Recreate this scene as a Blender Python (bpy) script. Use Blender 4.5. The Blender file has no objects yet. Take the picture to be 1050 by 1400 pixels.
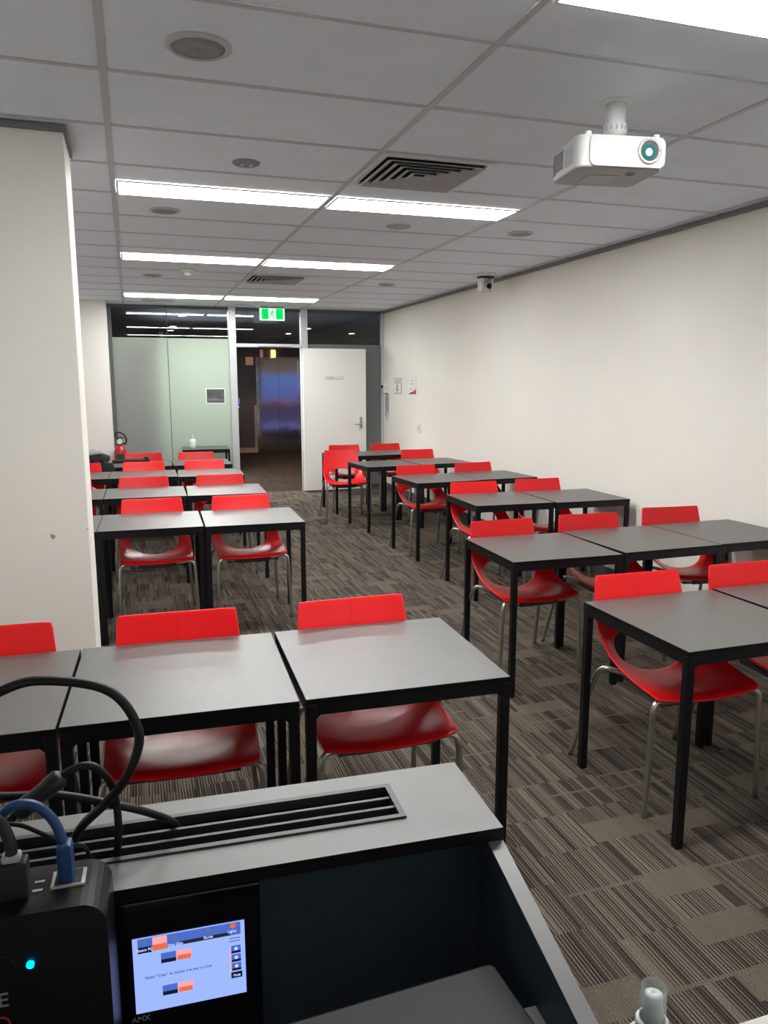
import bpy, bmesh, math, random
from mathutils import Vector, Matrix
random.seed(7)
scn = bpy.context.scene
COL = scn.collection
PI = math.pi
H = 2.6415          # ceiling height
TT = 0.708          # table top height
WX = 3.689          # right wall
GY = 8.25           # glazed end wall

# ------------------------------------------------------------------ materials
def lin(r, g, b):
    def f(c):
        c /= 255.0
        return c/12.92 if c <= .04045 else ((c+.055)/1.055)**2.4
    return (f(r), f(g), f(b), 1)

class NT:
    """small helper round a material's node tree"""
    def __init__(s, name):
        s.m = bpy.data.materials.new(name); s.m.use_nodes = True
        s.t = s.m.node_tree; s.t.nodes.clear()
        s.out = s.n('ShaderNodeOutputMaterial')
    def n(s, typ, **kw):
        nd = s.t.nodes.new(typ)
        for k, v in kw.items(): setattr(nd, k, v)
        return nd
    def l(s, a, b): s.t.links.new(a, b)
    def val(s, sock, v):
        if hasattr(v, 'is_output') or isinstance(v, bpy.types.NodeSocket): s.l(v, sock)
        else: sock.default_value = v
    def math(s, op, a, b=None, c=None):
        nd = s.n('ShaderNodeMath', operation=op)
        for i, v in enumerate((a, b, c)):
            if v is not None: s.val(nd.inputs[i], v)
        return nd.outputs[0]
    def mix(s, fac, a, b):
        nd = s.n('ShaderNodeMix', data_type='RGBA')
        s.val(nd.inputs[0], fac); s.val(nd.inputs[6], a); s.val(nd.inputs[7], b)
        return nd.outputs[2]
    def ramp(s, fac, stops):
        nd = s.n('ShaderNodeValToRGB'); e = nd.color_ramp.elements
        while len(e) < len(stops): e.new(.5)
        for el, (p, c) in zip(e, stops): el.position = p; el.color = c
        s.l(fac, nd.inputs[0]); return nd.outputs[0]

def pbr(name, col, rough=.5, metal=0, spec=.5, noise=0, nscale=40, bump=0, bscale=200, coat=0, emit=None, estr=0):
    k = NT(name); b = k.n('ShaderNodeBsdfPrincipled')
    b.inputs['Roughness'].default_value = rough; b.inputs['Metallic'].default_value = metal
    b.inputs['Specular IOR Level'].default_value = spec; b.inputs['Coat Weight'].default_value = coat
    tc = k.n('ShaderNodeTexCoord')
    if noise:
        nz = k.n('ShaderNodeTexNoise'); nz.inputs['Scale'].default_value = nscale; nz.inputs['Detail'].default_value = 4
        k.l(tc.outputs['Object'], nz.inputs['Vector'])
        d = tuple(c*(1-noise) for c in col[:3])+(1,); u = tuple(min(1, c*(1+noise)) for c in col[:3])+(1,)
        k.l(k.ramp(nz.outputs['Fac'], [(.3, d), (.7, u)]), b.inputs['Base Color'])
    else: b.inputs['Base Color'].default_value = col
    if bump:
        nb = k.n('ShaderNodeTexNoise'); nb.inputs['Scale'].default_value = bscale; nb.inputs['Detail'].default_value = 3
        k.l(tc.outputs['Object'], nb.inputs['Vector'])
        bp = k.n('ShaderNodeBump'); bp.inputs['Strength'].default_value = bump; bp.inputs['Distance'].default_value = .002
        k.l(nb.outputs['Fac'], bp.inputs['Height']); k.l(bp.outputs[0], b.inputs['Normal'])
    if emit:
        b.inputs['Emission Color'].default_value = emit; b.inputs['Emission Strength'].default_value = estr
    k.l(b.outputs[0], k.out.inputs[0]); return k.m

def emis(name, col, s):
    k = NT(name); e = k.n('ShaderNodeEmission'); e.inputs[0].default_value = col; e.inputs[1].default_value = s
    k.l(e.outputs[0], k.out.inputs[0]); return k.m

def glass_mat(name, tint, rough=0.0):
    k = NT(name); tr = k.n('ShaderNodeBsdfTransparent'); tr.inputs[0].default_value = tint
    gl = k.n('ShaderNodeBsdfGlossy'); gl.inputs['Roughness'].default_value = rough
    g = k.n('ShaderNodeNewGeometry'); d = k.n('ShaderNodeVectorMath', operation='DOT_PRODUCT')
    k.l(g.outputs['Normal'], d.inputs[0]); k.l(g.outputs['Incoming'], d.inputs[1])
    fr = k.math('ADD', k.math('MULTIPLY', k.math('POWER', k.math('SUBTRACT', 1.0, k.math('ABSOLUTE', d.outputs['Value'])), 5.0), .96), .04)
    mx = k.n('ShaderNodeMixShader'); k.l(fr, mx.inputs[0]); k.l(tr.outputs[0], mx.inputs[1]); k.l(gl.outputs[0], mx.inputs[2])
    k.l(mx.outputs[0], k.out.inputs[0]); return k.m

def frost_mat(name, col, tcol, t):
    k = NT(name); b = k.n('ShaderNodeBsdfPrincipled'); b.inputs['Base Color'].default_value = col
    b.inputs['Roughness'].default_value = .38; b.inputs['Specular IOR Level'].default_value = .4
    tl = k.n('ShaderNodeBsdfTranslucent'); tl.inputs[0].default_value = tcol
    mx = k.n('ShaderNodeMixShader'); mx.inputs[0].default_value = t
    k.l(b.outputs[0], mx.inputs[1]); k.l(tl.outputs[0], mx.inputs[2]); k.l(mx.outputs[0], k.out.inputs[0]); return k.m

def carpet_mat(name, c_dark, c_mid, c_light, c_plain):
    k = NT(name); b = k.n('ShaderNodeBsdfPrincipled'); b.inputs['Roughness'].default_value = .95
    b.inputs['Specular IOR Level'].default_value = .1
    g = k.n('ShaderNodeNewGeometry'); sp = k.n('ShaderNodeSeparateXYZ'); k.l(g.outputs['Position'], sp.inputs[0])
    x, y = sp.outputs[0], sp.outputs[1]
    col = k.math('FLOOR', k.math('DIVIDE', x, .25))
    wn = k.n('ShaderNodeTexWhiteNoise', noise_dimensions='1D'); k.l(col, wn.inputs['W'])
    yo = k.math('ADD', k.math('DIVIDE', y, .105), k.math('MULTIPLY', wn.outputs['Value'], 5.0))
    row = k.math('FLOOR', yo)
    cv = k.n('ShaderNodeCombineXYZ'); k.l(col, cv.inputs[0]); k.l(row, cv.inputs[1])
    w2 = k.n('ShaderNodeTexWhiteNoise', noise_dimensions='3D'); k.l(cv.outputs[0], w2.inputs['Vector'])
    h = w2.outputs['Value']
    # long blocks of two rows share their stripes
    row2 = k.math('FLOOR', k.math('MULTIPLY', yo, .5))
    cv2 = k.n('ShaderNodeCombineXYZ'); k.l(col, cv2.inputs[0]); k.l(row2, cv2.inputs[1]); cv2.inputs[2].default_value = 3.7
    w3 = k.n('ShaderNodeTexWhiteNoise', noise_dimensions='3D'); k.l(cv2.outputs[0], w3.inputs['Vector'])
    # thin dark and light lines over broader lighter and darker bands
    sx = k.math('ADD', k.math('MULTIPLY', x, 92.0), k.math('MULTIPLY', w3.outputs['Value'], 60.0))
    sv = k.n('ShaderNodeCombineXYZ'); k.l(k.math('FLOOR', sx), sv.inputs[0]); k.l(k.math('MULTIPLY', w3.outputs['Value'], 91.0), sv.inputs[1])
    ws = k.n('ShaderNodeTexWhiteNoise', noise_dimensions='3D'); k.l(sv.outputs[0], ws.inputs['Vector'])
    sf = k.math('FRACT', sx)
    wc = k.n('ShaderNodeSeparateColor'); k.l(ws.outputs['Color'], wc.inputs[0])
    wid = k.math('ADD', k.math('MULTIPLY', wc.outputs[0], .30), .20)
    dark = k.math('MULTIPLY', k.math('LESS_THAN', sf, wid), k.math('GREATER_THAN', wc.outputs[1], .22))
    lite = k.math('MULTIPLY', k.math('GREATER_THAN', sf, .66), k.math('GREATER_THAN', wc.outputs[2], .45))
    bv = k.n('ShaderNodeCombineXYZ'); k.l(k.math('ADD', k.math('MULTIPLY', x, 26.0), k.math('MULTIPLY', w3.outputs['Value'], 31.0)), bv.inputs[0]); k.l(k.math('MULTIPLY', w3.outputs['Value'], 9.0), bv.inputs[1])
    nb = k.n('ShaderNodeTexNoise'); nb.inputs['Scale'].default_value = 1.0; nb.inputs['Detail'].default_value = 0; k.l(bv.outputs[0], nb.inputs['Vector'])
    half = tuple((a+b_)/2 for a, b_ in zip(c_dark, c_mid)); up_ = tuple((a+b_)/2 for a, b_ in zip(c_mid, c_light))
    base = k.ramp(nb.outputs['Fac'], [(.36, half), (.50, c_mid), (.64, up_)])
    stripe = k.mix(k.math('MULTIPLY', lite, .8), base, c_light)
    stripe = k.mix(k.math('MULTIPLY', dark, .9), stripe, c_dark)
    plain = k.math('GREATER_THAN', h, .92)
    # thin light bar at the block ends
    fr = k.math('FRACT', yo)
    bar = k.math('MULTIPLY', k.math('LESS_THAN', fr, .13), k.math('GREATER_THAN', h, .66))
    fac = k.math('MAXIMUM', k.math('MULTIPLY', plain, .85), k.math('MULTIPLY', bar, .75))
    c = k.mix(fac, stripe, c_plain)
    fz = k.n('ShaderNodeTexNoise'); fz.inputs['Scale'].default_value = 300; fz.inputs['Detail'].default_value = 2
    k.l(g.outputs['Position'], fz.inputs['Vector'])
    f = k.ramp(fz.outputs['Fac'], [(.32, (.40, .40, .40, 1)), (.68, (1.6, 1.6, 1.6, 1))])
    mm = k.n('ShaderNodeMix', data_type='RGBA', blend_type='MULTIPLY'); mm.inputs[0].default_value = .8
    k.l(c, mm.inputs[6]); k.l(f, mm.inputs[7]); k.l(mm.outputs[2], b.inputs['Base Color'])
    bp = k.n('ShaderNodeBump'); bp.inputs['Strength'].default_value = .5; bp.inputs['Distance'].default_value = .004
    k.l(fz.outputs['Fac'], bp.inputs['Height']); k.l(bp.outputs[0], b.inputs['Normal'])
    k.l(b.outputs[0], k.out.inputs[0]); return k.m

def wall_mat(name, col, spots=()):
    k = NT(name); b = k.n('ShaderNodeBsdfPrincipled'); b.inputs['Roughness'].default_value = .6
    b.inputs['Specular IOR Level'].default_value = .25
    g = k.n('ShaderNodeNewGeometry')
    nz = k.n('ShaderNodeTexNoise'); nz.inputs['Scale'].default_value = 1.6; nz.inputs['Detail'].default_value = 3
    k.l(g.outputs['Position'], nz.inputs['Vector'])
    c = k.ramp(nz.outputs['Fac'], [(.3, tuple(v*.97 for v in col[:3])+(1,)), (.7, col)])
    for (px, py, pz, r) in spots:
        d = k.n('ShaderNodeVectorMath', operation='DISTANCE'); k.l(g.outputs['Position'], d.inputs[0]); d.inputs[1].default_value = (px, py, pz)
        n2 = k.n('ShaderNodeTexNoise'); n2.inputs['Scale'].default_value = 90; k.l(g.outputs['Position'], n2.inputs['Vector'])
        dd = k.math('ADD', d.outputs['Value'], k.math('MULTIPLY', k.math('SUBTRACT', n2.outputs['Fac'], .5), r*2.2))
        c = k.mix(k.math('MULTIPLY', k.math('LESS_THAN', dd, r), .7), c, lin(70, 66, 60))
    k.l(c, b.inputs['Base Color'])
    bn = k.n('ShaderNodeTexNoise'); bn.inputs['Scale'].default_value = 160; k.l(g.outputs['Position'], bn.inputs['Vector'])
    bp = k.n('ShaderNodeBump'); bp.inputs['Strength'].default_value = .12; bp.inputs['Distance'].default_value = .001
    k.l(bn.outputs['Fac'], bp.inputs['Height']); k.l(bp.outputs[0], b.inputs['Normal'])
    k.l(b.outputs[0], k.out.inputs[0]); return k.m

def lift_mat(name):
    k = NT(name); b = k.n('ShaderNodeBsdfPrincipled'); b.inputs['Metallic'].default_value = 1
    b.inputs['Base Color'].default_value = (.62, .62, .66, 1); b.inputs['Roughness'].default_value = .08
    g = k.n('ShaderNodeNewGeometry'); mp = k.n('ShaderNodeVectorMath', operation='MULTIPLY'); mp.inputs[1].default_value = (2.2, 1, 2.2)
    k.l(g.outputs['Position'], mp.inputs[0])
    nz = k.n('ShaderNodeTexNoise'); nz.inputs['Scale'].default_value = 1; nz.inputs['Detail'].default_value = 2; k.l(mp.outputs[0], nz.inputs['Vector'])
    bp = k.n('ShaderNodeBump'); bp.inputs['Strength'].default_value = .12; bp.inputs['Distance'].default_value = .02
    k.l(nz.outputs['Fac'], bp.inputs['Height']); k.l(bp.outputs[0], b.inputs['Normal'])
    k.l(b.outputs[0], k.out.inputs[0]); return k.m

def red_mat(name):
    k = NT(name); b = k.n('ShaderNodeBsdfPrincipled')
    b.inputs['Roughness'].default_value = .33; b.inputs['Specular IOR Level'].default_value = .45
    tc = k.n('ShaderNodeTexCoord'); sp = k.n('ShaderNodeSeparateXYZ'); k.l(tc.outputs['Object'], sp.inputs[0])
    seam = k.math('LESS_THAN', k.math('ABSOLUTE', sp.outputs[0]), .0009)
    k.l(k.mix(k.math('MULTIPLY', seam, .4), RED, (.16, .006, .008, 1)), b.inputs['Base Color'])
    nz = k.n('ShaderNodeTexNoise'); nz.inputs['Scale'].default_value = 900; k.l(tc.outputs['Object'], nz.inputs['Vector'])
    bp = k.n('ShaderNodeBump'); bp.inputs['Strength'].default_value = .08; bp.inputs['Distance'].default_value = .001
    k.l(nz.outputs['Fac'], bp.inputs['Height']); k.l(bp.outputs[0], b.inputs['Normal'])
    k.l(b.outputs[0], k.out.inputs[0]); return k.m

def reflection_bands_mat(name):  # glow bands picked for what the lift doors mirror
    k = NT(name); e = k.n('ShaderNodeEmission'); g = k.n('ShaderNodeNewGeometry'); sp = k.n('ShaderNodeSeparateXYZ')
    k.l(g.outputs['Position'], sp.inputs[0])
    z = k.math('DIVIDE', sp.outputs[2], 2.6)
    c = k.ramp(z, [(.04, lin(52, 42, 44)), (.10, lin(108, 108, 168)), (.15, lin(76, 70, 108)), (.28, lin(70, 62, 92)), (.34, lin(84, 58, 66)), (.40, lin(116, 96, 132)), (.48, lin(92, 108, 172)), (.70, lin(100, 120, 180)), (.76, lin(112, 100, 90)), (.9, lin(90, 78, 70))])
    k.l(c, e.inputs[0]); e.inputs[1].default_value = .45; k.l(e.outputs[0], k.out.inputs[0]); return k.m

RED = (.84, .008, .011, 1)
M = {}
M['wall'] = wall_mat('painted_wall', (.84, .82, .77, 1))
M['column'] = wall_mat('painted_column', (.88, .86, .80, 1), [(-.33, .66, .905, .011), (-.178, .74, .86, .014), (-.182, .665, .93, .006)])
M['ceil'] = pbr('ceiling_tile', (.80, .85, .92, 1), .9, noise=.02, nscale=6, bump=.5, bscale=140, spec=.1)
M['tbar'] = pbr('ceiling_rail_paint', (.52, .53, .55, 1), .5)
M['shadow'] = pbr('shadow_line_angle', (.20, .20, .20, 1), .5)
M['carpet'] = carpet_mat('carpet_tiles', lin(30, 26, 25), lin(78, 71, 65), lin(112, 104, 93), lin(94, 87, 77))
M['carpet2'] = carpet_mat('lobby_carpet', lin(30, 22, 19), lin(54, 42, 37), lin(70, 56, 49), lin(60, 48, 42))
M['lam'] = pbr('desk_laminate', (.085, .083, .080, 1), .40, spec=1.0, noise=.06, nscale=30, bump=.06, bscale=700)
M['edge'] = pbr('desk_edge_black', (.003, .003, .0038, 1), .45, spec=.25)
M['blackm'] = pbr('black_powdercoat', (.004, .0045, .006, 1), .42, spec=.3, bump=.05, bscale=900)
M['red'] = red_mat('red_plastic')
M['steel'] = pbr('satin_steel', (.55, .54, .52, 1), .32, metal=1)
M['under'] = pbr('dark_grey_plastic', (.05, .045, .042, 1), .55)
M['alu'] = pbr('anodised_aluminium', (.62, .63, .65, 1), .4, metal=.55)
M['darkalu'] = pbr('dark_frame_metal', (.10, .11, .12, 1), .45, metal=.3)
M['projw'] = pbr('projector_white', (.35, .35, .34, 1), .45)
M['white'] = pbr('white_plastic', (.72, .72, .70, 1), .4)
M['doorw'] = pbr('white_door_laminate', (.80, .80, .775, 1), .5)
M['paper'] = pbr('paper_white', (.82, .83, .84, 1), .7)
M['greyp'] = pbr('grey_plastic', (.30, .31, .33, 1), .5)
M['speaker'] = pbr('speaker_cloth_grey', (.28, .295, .31, 1), .7, bump=.4, bscale=600)
M['lamp'] = emis('lamp_diffuser', (1, .992, .975, 1), 13.0)
M['glass'] = glass_mat('clear_glass', (.80, .84, .84, 1))
M['frost'] = frost_mat('frosted_film', (.42, .44, .43, 1), (.72, .80, .70, 1), .5)
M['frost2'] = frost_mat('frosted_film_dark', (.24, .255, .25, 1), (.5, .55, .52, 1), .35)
M['black'] = pbr('black_plastic', (.002, .0024, .004, 1), .4, spec=.3)
M['blackg'] = pbr('black_gloss', (.004, .004, .006, 1), .12)
M['void'] = pbr('black_cavity', (.002, .002, .002, 1), .9)
M['lect'] = pbr('lectern_laminate', (.13, .13, .124, 1), .42, spec=.9, noise=.10, nscale=9)
M['lectin'] = pbr('lectern_inner_laminate', (.026, .041, .056, 1), .5, spec=.25)
M['laptop'] = pbr('laptop_lid_grey', (.0085, .009, .0095, 1), .5, spec=.25, bump=.05, bscale=900)
M['rubber'] = pbr('cable_rubber', (.005, .0056, .0062, 1), .45, spec=.35)
M['greycab'] = pbr('grey_cable', (.016, .017, .018, 1), .45, spec=.35)
M['blue'] = pbr('blue_cable', (.006, .045, .16, 1), .4)
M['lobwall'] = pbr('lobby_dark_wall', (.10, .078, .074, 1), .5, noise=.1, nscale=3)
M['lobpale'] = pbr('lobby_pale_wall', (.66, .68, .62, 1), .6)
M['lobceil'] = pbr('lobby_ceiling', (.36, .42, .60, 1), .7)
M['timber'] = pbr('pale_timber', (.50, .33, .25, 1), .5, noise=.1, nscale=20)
M['lift'] = lift_mat('polished_steel_lift')
M['liftrefl'] = reflection_bands_mat('reflection_bands')
M['green'] = emis('exit_green', (.0, .50, .07, 1), .65)
M['exitw'] = emis('exit_white', (.85, 1, .92, 1), .43)
M['led'] = emis('led_blue', (.0, .42, 1, 1), 3.0)
M['warm'] = emis('warm_reflection', (1, .62, .25, 1), .7)
M['dim'] = emis('dim_warm_reflection', (1, .55, .42, 1), .08)
M['down'] = emis('downlight_lamp', (1, .9, .72, 1), 14.0)
M['pale'] = pbr('pale_desk', (.55, .52, .51, 1), .5)
M['bottlew'] = pbr('bottle_white', (.70, .73, .71, 1), .35)
k_ = NT('clear_plastic'); a_ = k_.n('ShaderNodeBsdfTransparent'); a_.inputs[0].default_value = (.95, .97, .96, 1)
b_ = k_.n('ShaderNodeBsdfPrincipled'); b_.inputs['Base Color'].default_value = (.75, .78, .76, 1); b_.inputs['Roughness'].default_value = .25
m_ = k_.n('ShaderNodeMixShader'); m_.inputs[0].default_value = .22; k_.l(a_.outputs[0], m_.inputs[1]); k_.l(b_.outputs[0], m_.inputs[2]); k_.l(m_.outputs[0], k_.out.inputs[0]); M['clearp'] = k_.m
M['redp'] = pbr('red_paint', (.45, .01, .015, 1), .35)
M['cloth'] = pbr('black_cloth', (.010, .011, .014, 1), .9, bump=.6, bscale=60)
M['gcloth'] = pbr('grey_cloth', (.35, .36, .36, 1), .9, bump=.5, bscale=80)
M['posterred'] = pbr('poster_red', (.50, .05, .08, 1), .6)
M['ink'] = pbr('ink_dark', (.03, .03, .035, 1), .7)
M['inkg'] = pbr('ink_grey', (.28, .29, .31, 1), .7)
M['plq'] = pbr('plaque_grey', (.075, .085, .085, 1), .4, noise=.35, nscale=9)
def scr(n, r, g, b, s=.9): M[n] = emis(n, lin(r, g, b), s*.42)
scr('screen_blue', 152, 178, 250, 1.0); scr('screen_bar', 78, 108, 200); scr('screen_dark', 26, 28, 48); scr('screen_olive', 40, 42, 40)
scr('screen_orange', 232, 112, 70); scr('screen_pink', 250, 170, 175); scr('screen_text', 200, 215, 255); scr('screen_grey', 96, 112, 170)
scr('lens_glow', 215, 245, 255, 2.2); scr('lens_teal', 70, 165, 170, .6)
scr('call_blue', 110, 120, 220, .7)

# ------------------------------------------------------------------ geometry helpers
def empty(name, loc=(0, 0, 0), rz=0):
    o = bpy.data.objects.new(name, None); COL.objects.link(o)
    o.location = loc; o.rotation_euler = (0, 0, rz); o.empty_display_size = .1; return o
def tag(o, label, cat, group=None):
    o['label'] = label; o['category'] = cat
    if group: o['group'] = group
    return o
def struct(o): o['kind'] = 'structure'; return o

class MB:
    def __init__(s): s.b = bmesh.new(); s.mi = 0
    def _new(s, vs, m):
        for v in vs: v.co = m @ v.co
        for f in {f for v in vs for f in v.link_faces}: f.material_index = s.mi
    def mat(s, i): s.mi = i; return s
    def box(s, x0, x1, y0, y1, z0, z1, m=None, bev=0, seg=2):
        vs = bmesh.ops.create_cube(s.b, size=1)['verts']
        for v in vs: v.co = Vector(((x0+x1)/2+v.co.x*(x1-x0), (y0+y1)/2+v.co.y*(y1-y0), (z0+z1)/2+v.co.z*(z1-z0)))
        if bev:
            es = list({e for v in vs for e in v.link_edges})
            r = bmesh.ops.bevel(s.b, geom=es, offset=bev, segments=seg, affect='EDGES', profile=.5)
            vs = list({v for f in r['faces'] for v in f.verts} | {v for v in vs if v.is_valid})
        s._new(vs, m or Matrix()); return s
    def cyl(s, c, r, h, n=24, r2=None, axis='Z', m=None):
        vs = bmesh.ops.create_cone(s.b, cap_ends=True, segments=n, radius1=r, radius2=r if r2 is None else r2, depth=h)['verts']
        R = {'Z': Matrix(), 'X': Matrix.Rotation(PI/2, 4, 'Y'), 'Y': Matrix.Rotation(-PI/2, 4, 'X')}[axis]
        s._new(vs, (m or Matrix()) @ Matrix.Translation(c) @ R); return s
    def sph(s, c, r, sc=(1, 1, 1), n=16, m=None):
        vs = bmesh.ops.create_uvsphere(s.b, u_segments=n, v_segments=max(6, n//2), radius=r)['verts']
        s._new(vs, (m or Matrix()) @ Matrix.Translation(c) @ Matrix.Diagonal((*sc, 1))); return s
    def tube(s, pts, r, n=10, m=None, smooth=6, rad=None):
        """round tube along a path (Catmull-Rom when smooth>0)"""
        P = [Vector(p) for p in pts]
        if smooth:
            Q = []
            for i in range(len(P)-1):
                a = P[max(i-1, 0)]; b = P[i]; c = P[i+1]; d = P[min(i+2, len(P)-1)]
                for j in range(smooth):
                    t = j/smooth
                    Q.append(.5*((2*b)+(c-a)*t+(2*a-5*b+4*c-d)*t*t+(3*b-a-3*c+d)*t**3))
            Q.append(P[-1]); P = Q
        rings = []; up = None
        for i, p in enumerate(P):
            d = (P[min(i+1, len(P)-1)]-P[max(i-1, 0)]).normalized()
            if up is None: up = d.orthogonal().normalized()
            up = (up-d*up.dot(d)).normalized(); sd = d.cross(up)
            rr = r if rad is None else rad[min(int(i/max(1, smooth)), len(rad)-1)]
            rings.append([s.b.verts.new(p+(up*math.cos(2*PI*k/n)+sd*math.sin(2*PI*k/n))*rr) for k in range(n)])
        fs = []
        for A, B in zip(rings, rings[1:]):
            for k in range(n): fs.append(s.b.faces.new((A[k], A[(k+1) % n], B[(k+1) % n], B[k])))
        fs.append(s.b.faces.new(rings[0][::-1])); fs.append(s.b.faces.new(rings[-1]))
        for f in fs: f.material_index = s.mi; f.smooth = True
        if m:
            for rg in rings:
                for v in rg: v.co = m @ v.co
        return s
    def lathe(s, prof, c=(0, 0, 0), n=28, m=None):
        rings = []
        for (r, z) in prof: rings.append([s.b.verts.new((c[0]+r*math.cos(2*PI*k/n), c[1]+r*math.sin(2*PI*k/n), c[2]+z)) for k in range(n)])
        fs = []
        for A, B in zip(rings, rings[1:]):
            for k in range(n): fs.append(s.b.faces.new((A[k], A[(k+1) % n], B[(k+1) % n], B[k])))
        fs.append(s.b.faces.new(rings[0][::-1])); fs.append(s.b.faces.new(rings[-1]))
        for f in fs: f.material_index = s.mi; f.smooth = True
        if m:
            for rg in rings:
                for v in rg: v.co = m @ v.co
        return s
    def prism(s, poly, a0, a1, axis='X', m=None):
        """extrude a 2D polygon along an axis"""
        def P(u, v, a): return {'X': (a, u, v), 'Y': (u, a, v), 'Z': (u, v, a)}[axis]
        A = [s.b.verts.new(P(u, v, a0)) for u, v in poly]; B = [s.b.verts.new(P(u, v, a1)) for u, v in poly]
        n = len(poly); fs = [s.b.faces.new(A), s.b.faces.new(B[::-1])]
        for k in range(n): fs.append(s.b.faces.new((A[k], B[k], B[(k+1) % n], A[(k+1) % n])))
        for f in fs: f.material_index = s.mi
        if m:
            for v in A+B: v.co = m @ v.co
        return s
    def build(s, name, mats, parent=None, smooth=False, angle=None):
        bmesh.ops.recalc_face_normals(s.b, faces=s.b.faces)
        me = bpy.data.meshes.new(name)
        if smooth:
            for f in s.b.faces: f.smooth = True
        s.b.to_mesh(me); s.b.free()
        if not isinstance(mats, (list, tuple)): mats = [mats]
        for q in mats: me.materials.append(M[q] if isinstance(q, str) else q)
        if smooth and angle:
            me.set_sharp_from_angle(angle=math.radians(angle))
        o = bpy.data.objects.new(name, me); COL.objects.link(o)
        if parent: o.parent = parent
        return o

def rr(w, h, r, n=5, cx=0, cy=0):
    """rounded rectangle outline"""
    P = []
    for (sx, sy, a0) in ((1, 1, 0), (-1, 1, 90), (-1, -1, 180), (1, -1, 270)):
        for i in range(n+1):
            a = math.radians(a0+90*i/n); P.append((cx+sx*(w/2-r)+r*math.cos(a), cy+sy*(h/2-r)+r*math.sin(a)))
    return P

def text(name, s, size, mat, parent, M4, align='CENTER', depth=.0004, bold=0):
    c = bpy.data.curves.new(name, 'FONT'); c.body = s; c.size = size; c.align_x = align; c.align_y = 'CENTER'; c.extrude = depth; c.offset = bold
    o = bpy.data.objects.new(name, c); COL.objects.link(o)
    dg = bpy.context.evaluated_depsgraph_get(); dg.update()
    me = bpy.data.meshes.new_from_object(o.evaluated_get(dg)); me.name = name
    bpy.data.objects.remove(o); bpy.data.curves.remove(c)
    me.transform(M4); me.materials.clear(); me.materials.append(M[mat])
    o = bpy.data.objects.new(name, me); COL.objects.link(o)
    if parent: o.parent = parent
    return o
FACE_CAM = Matrix.Rotation(PI/2, 4, 'X')                      # text facing -y
FACE_LEFT = Matrix.Rotation(-PI/2, 4, 'Z') @ FACE_CAM         # text facing -x
def T3(x, y, z): return Matrix.Translation((x, y, z))

def copy_tree(o, parent=None):
    c = o.copy(); COL.objects.link(c)
    if parent: c.parent = parent
    for ch in [x for x in KIDS.get(o.name, [])]: copy_tree(ch, c)
    return c
KIDS = {}
def note_kids(o):
    KIDS[o.name] = list(o.children)
    for c in o.children: note_kids(c)

# ------------------------------------------------------------------ the setting
XL, YB = -1.30, -4.30
struct(MB().box(XL, WX, YB, GY, -.10, 0).build('floor', 'carpet'))
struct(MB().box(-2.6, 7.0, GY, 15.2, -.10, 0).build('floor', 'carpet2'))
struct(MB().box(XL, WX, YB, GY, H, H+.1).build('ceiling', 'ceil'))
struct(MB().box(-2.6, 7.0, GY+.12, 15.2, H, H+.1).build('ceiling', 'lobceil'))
struct(MB().box(WX, WX+.15, YB, GY+.12, 0, H).build('wall_right', 'wall'))
struct(MB().box(XL-.15, XL, YB, GY+.12, 0, H).build('wall_left', 'wall'))
struct(MB().box(XL, WX, YB-.15, YB, 0, H).build('wall_front', 'wall'))
struct(MB().box(-.80, -.178, .66, 1.055, 0, H-.03, bev=.003).build('wall_column', 'column'))
struct(MB().box(XL, -.215, 7.78, GY+.12, 0, H).build('wall_left', 'wall'))
# ceiling rails
g = MB()
for i in (-1, 0, 1, 2, 3): g.box(1.2*i-.013, 1.2*i+.013, YB, GY-.02, H-.004, H)
for j in range(-7, 14):
    g.box(XL, WX, .6*j-.012, .6*j+.012, H-.0035, H)
struct(g.build('trim_1', 'tbar'))
g = MB()
g.box(WX-.028, WX, YB, GY, H-.030, H-.004)
g.box(-.81, -.166, .648, .66, H-.030, H-.004); g.box(-.178, -.166, .66, 1.055, H-.030, H-.004); g.box(-.8, -.178, .66, 1.055, H-.030, H)
struct(g.build('trim_2', 'shadow'))
struct(MB().box(WX-.012, WX, YB, GY, 0, .09).build('baseboard_right', 'darkalu'))

# glazed end wall: left pane, door opening, right pane
def window(n, x0, x1, zf, joint=None):
    w = struct(MB().box(x0, x1, GY-.006, GY+.006, .06, H-.045).build('window_%d' % n, 'glass'))
    f = MB().box(x0, x1, GY-.0085, GY-.0065, .06, zf).build('frosted_film', 'frost' if n == 1 else 'frost2', w)
    fr = MB().box(x0-.0, x1, GY-.03, GY+.03, 0, .06).box(x0, x1, GY-.03, GY+.03, H-.045, H)
    fr.build('window_frame', 'darkalu', w)
    if joint: MB().box(joint-.003, joint+.003, GY-.0095, GY+.007, .06, H-.045).build('pane_joint', 'darkalu', w)
    return w
w1 = window(1, -.165, 1.39, 2.205, .555)
MB().box(-.215, -.165, GY-.03, GY+.03, 0, H).build('window_frame', 'darkalu', w1)
w2 = window(2, 2.52, 3.645, 2.150)
MB().box(3.645, WX, GY-.03, GY+.03, 0, H).build('window_frame', 'alu', w2)
w3 = struct(MB().box(1.49, 2.42, GY-.006, GY+.006, 2.145, H-.045).build('window_3', 'glass'))
MB().box(1.49, 2.42, GY-.03, GY+.03, H-.045, H).build('window_frame', 'darkalu', w3)
struct(MB().box(1.39, 1.49, GY-.05, GY+.05, 0, H, bev=.003).build('trim_3', 'alu'))
struct(MB().box(2.42, 2.52, GY-.05, GY+.05, 0, H, bev=.003).build('trim_4', 'alu'))
tr5 = struct(MB().box(1.49, 2.42, GY-.05, GY+.05, 2.095, 2.145, bev=.003).build('trim_5', 'alu'))
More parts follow.
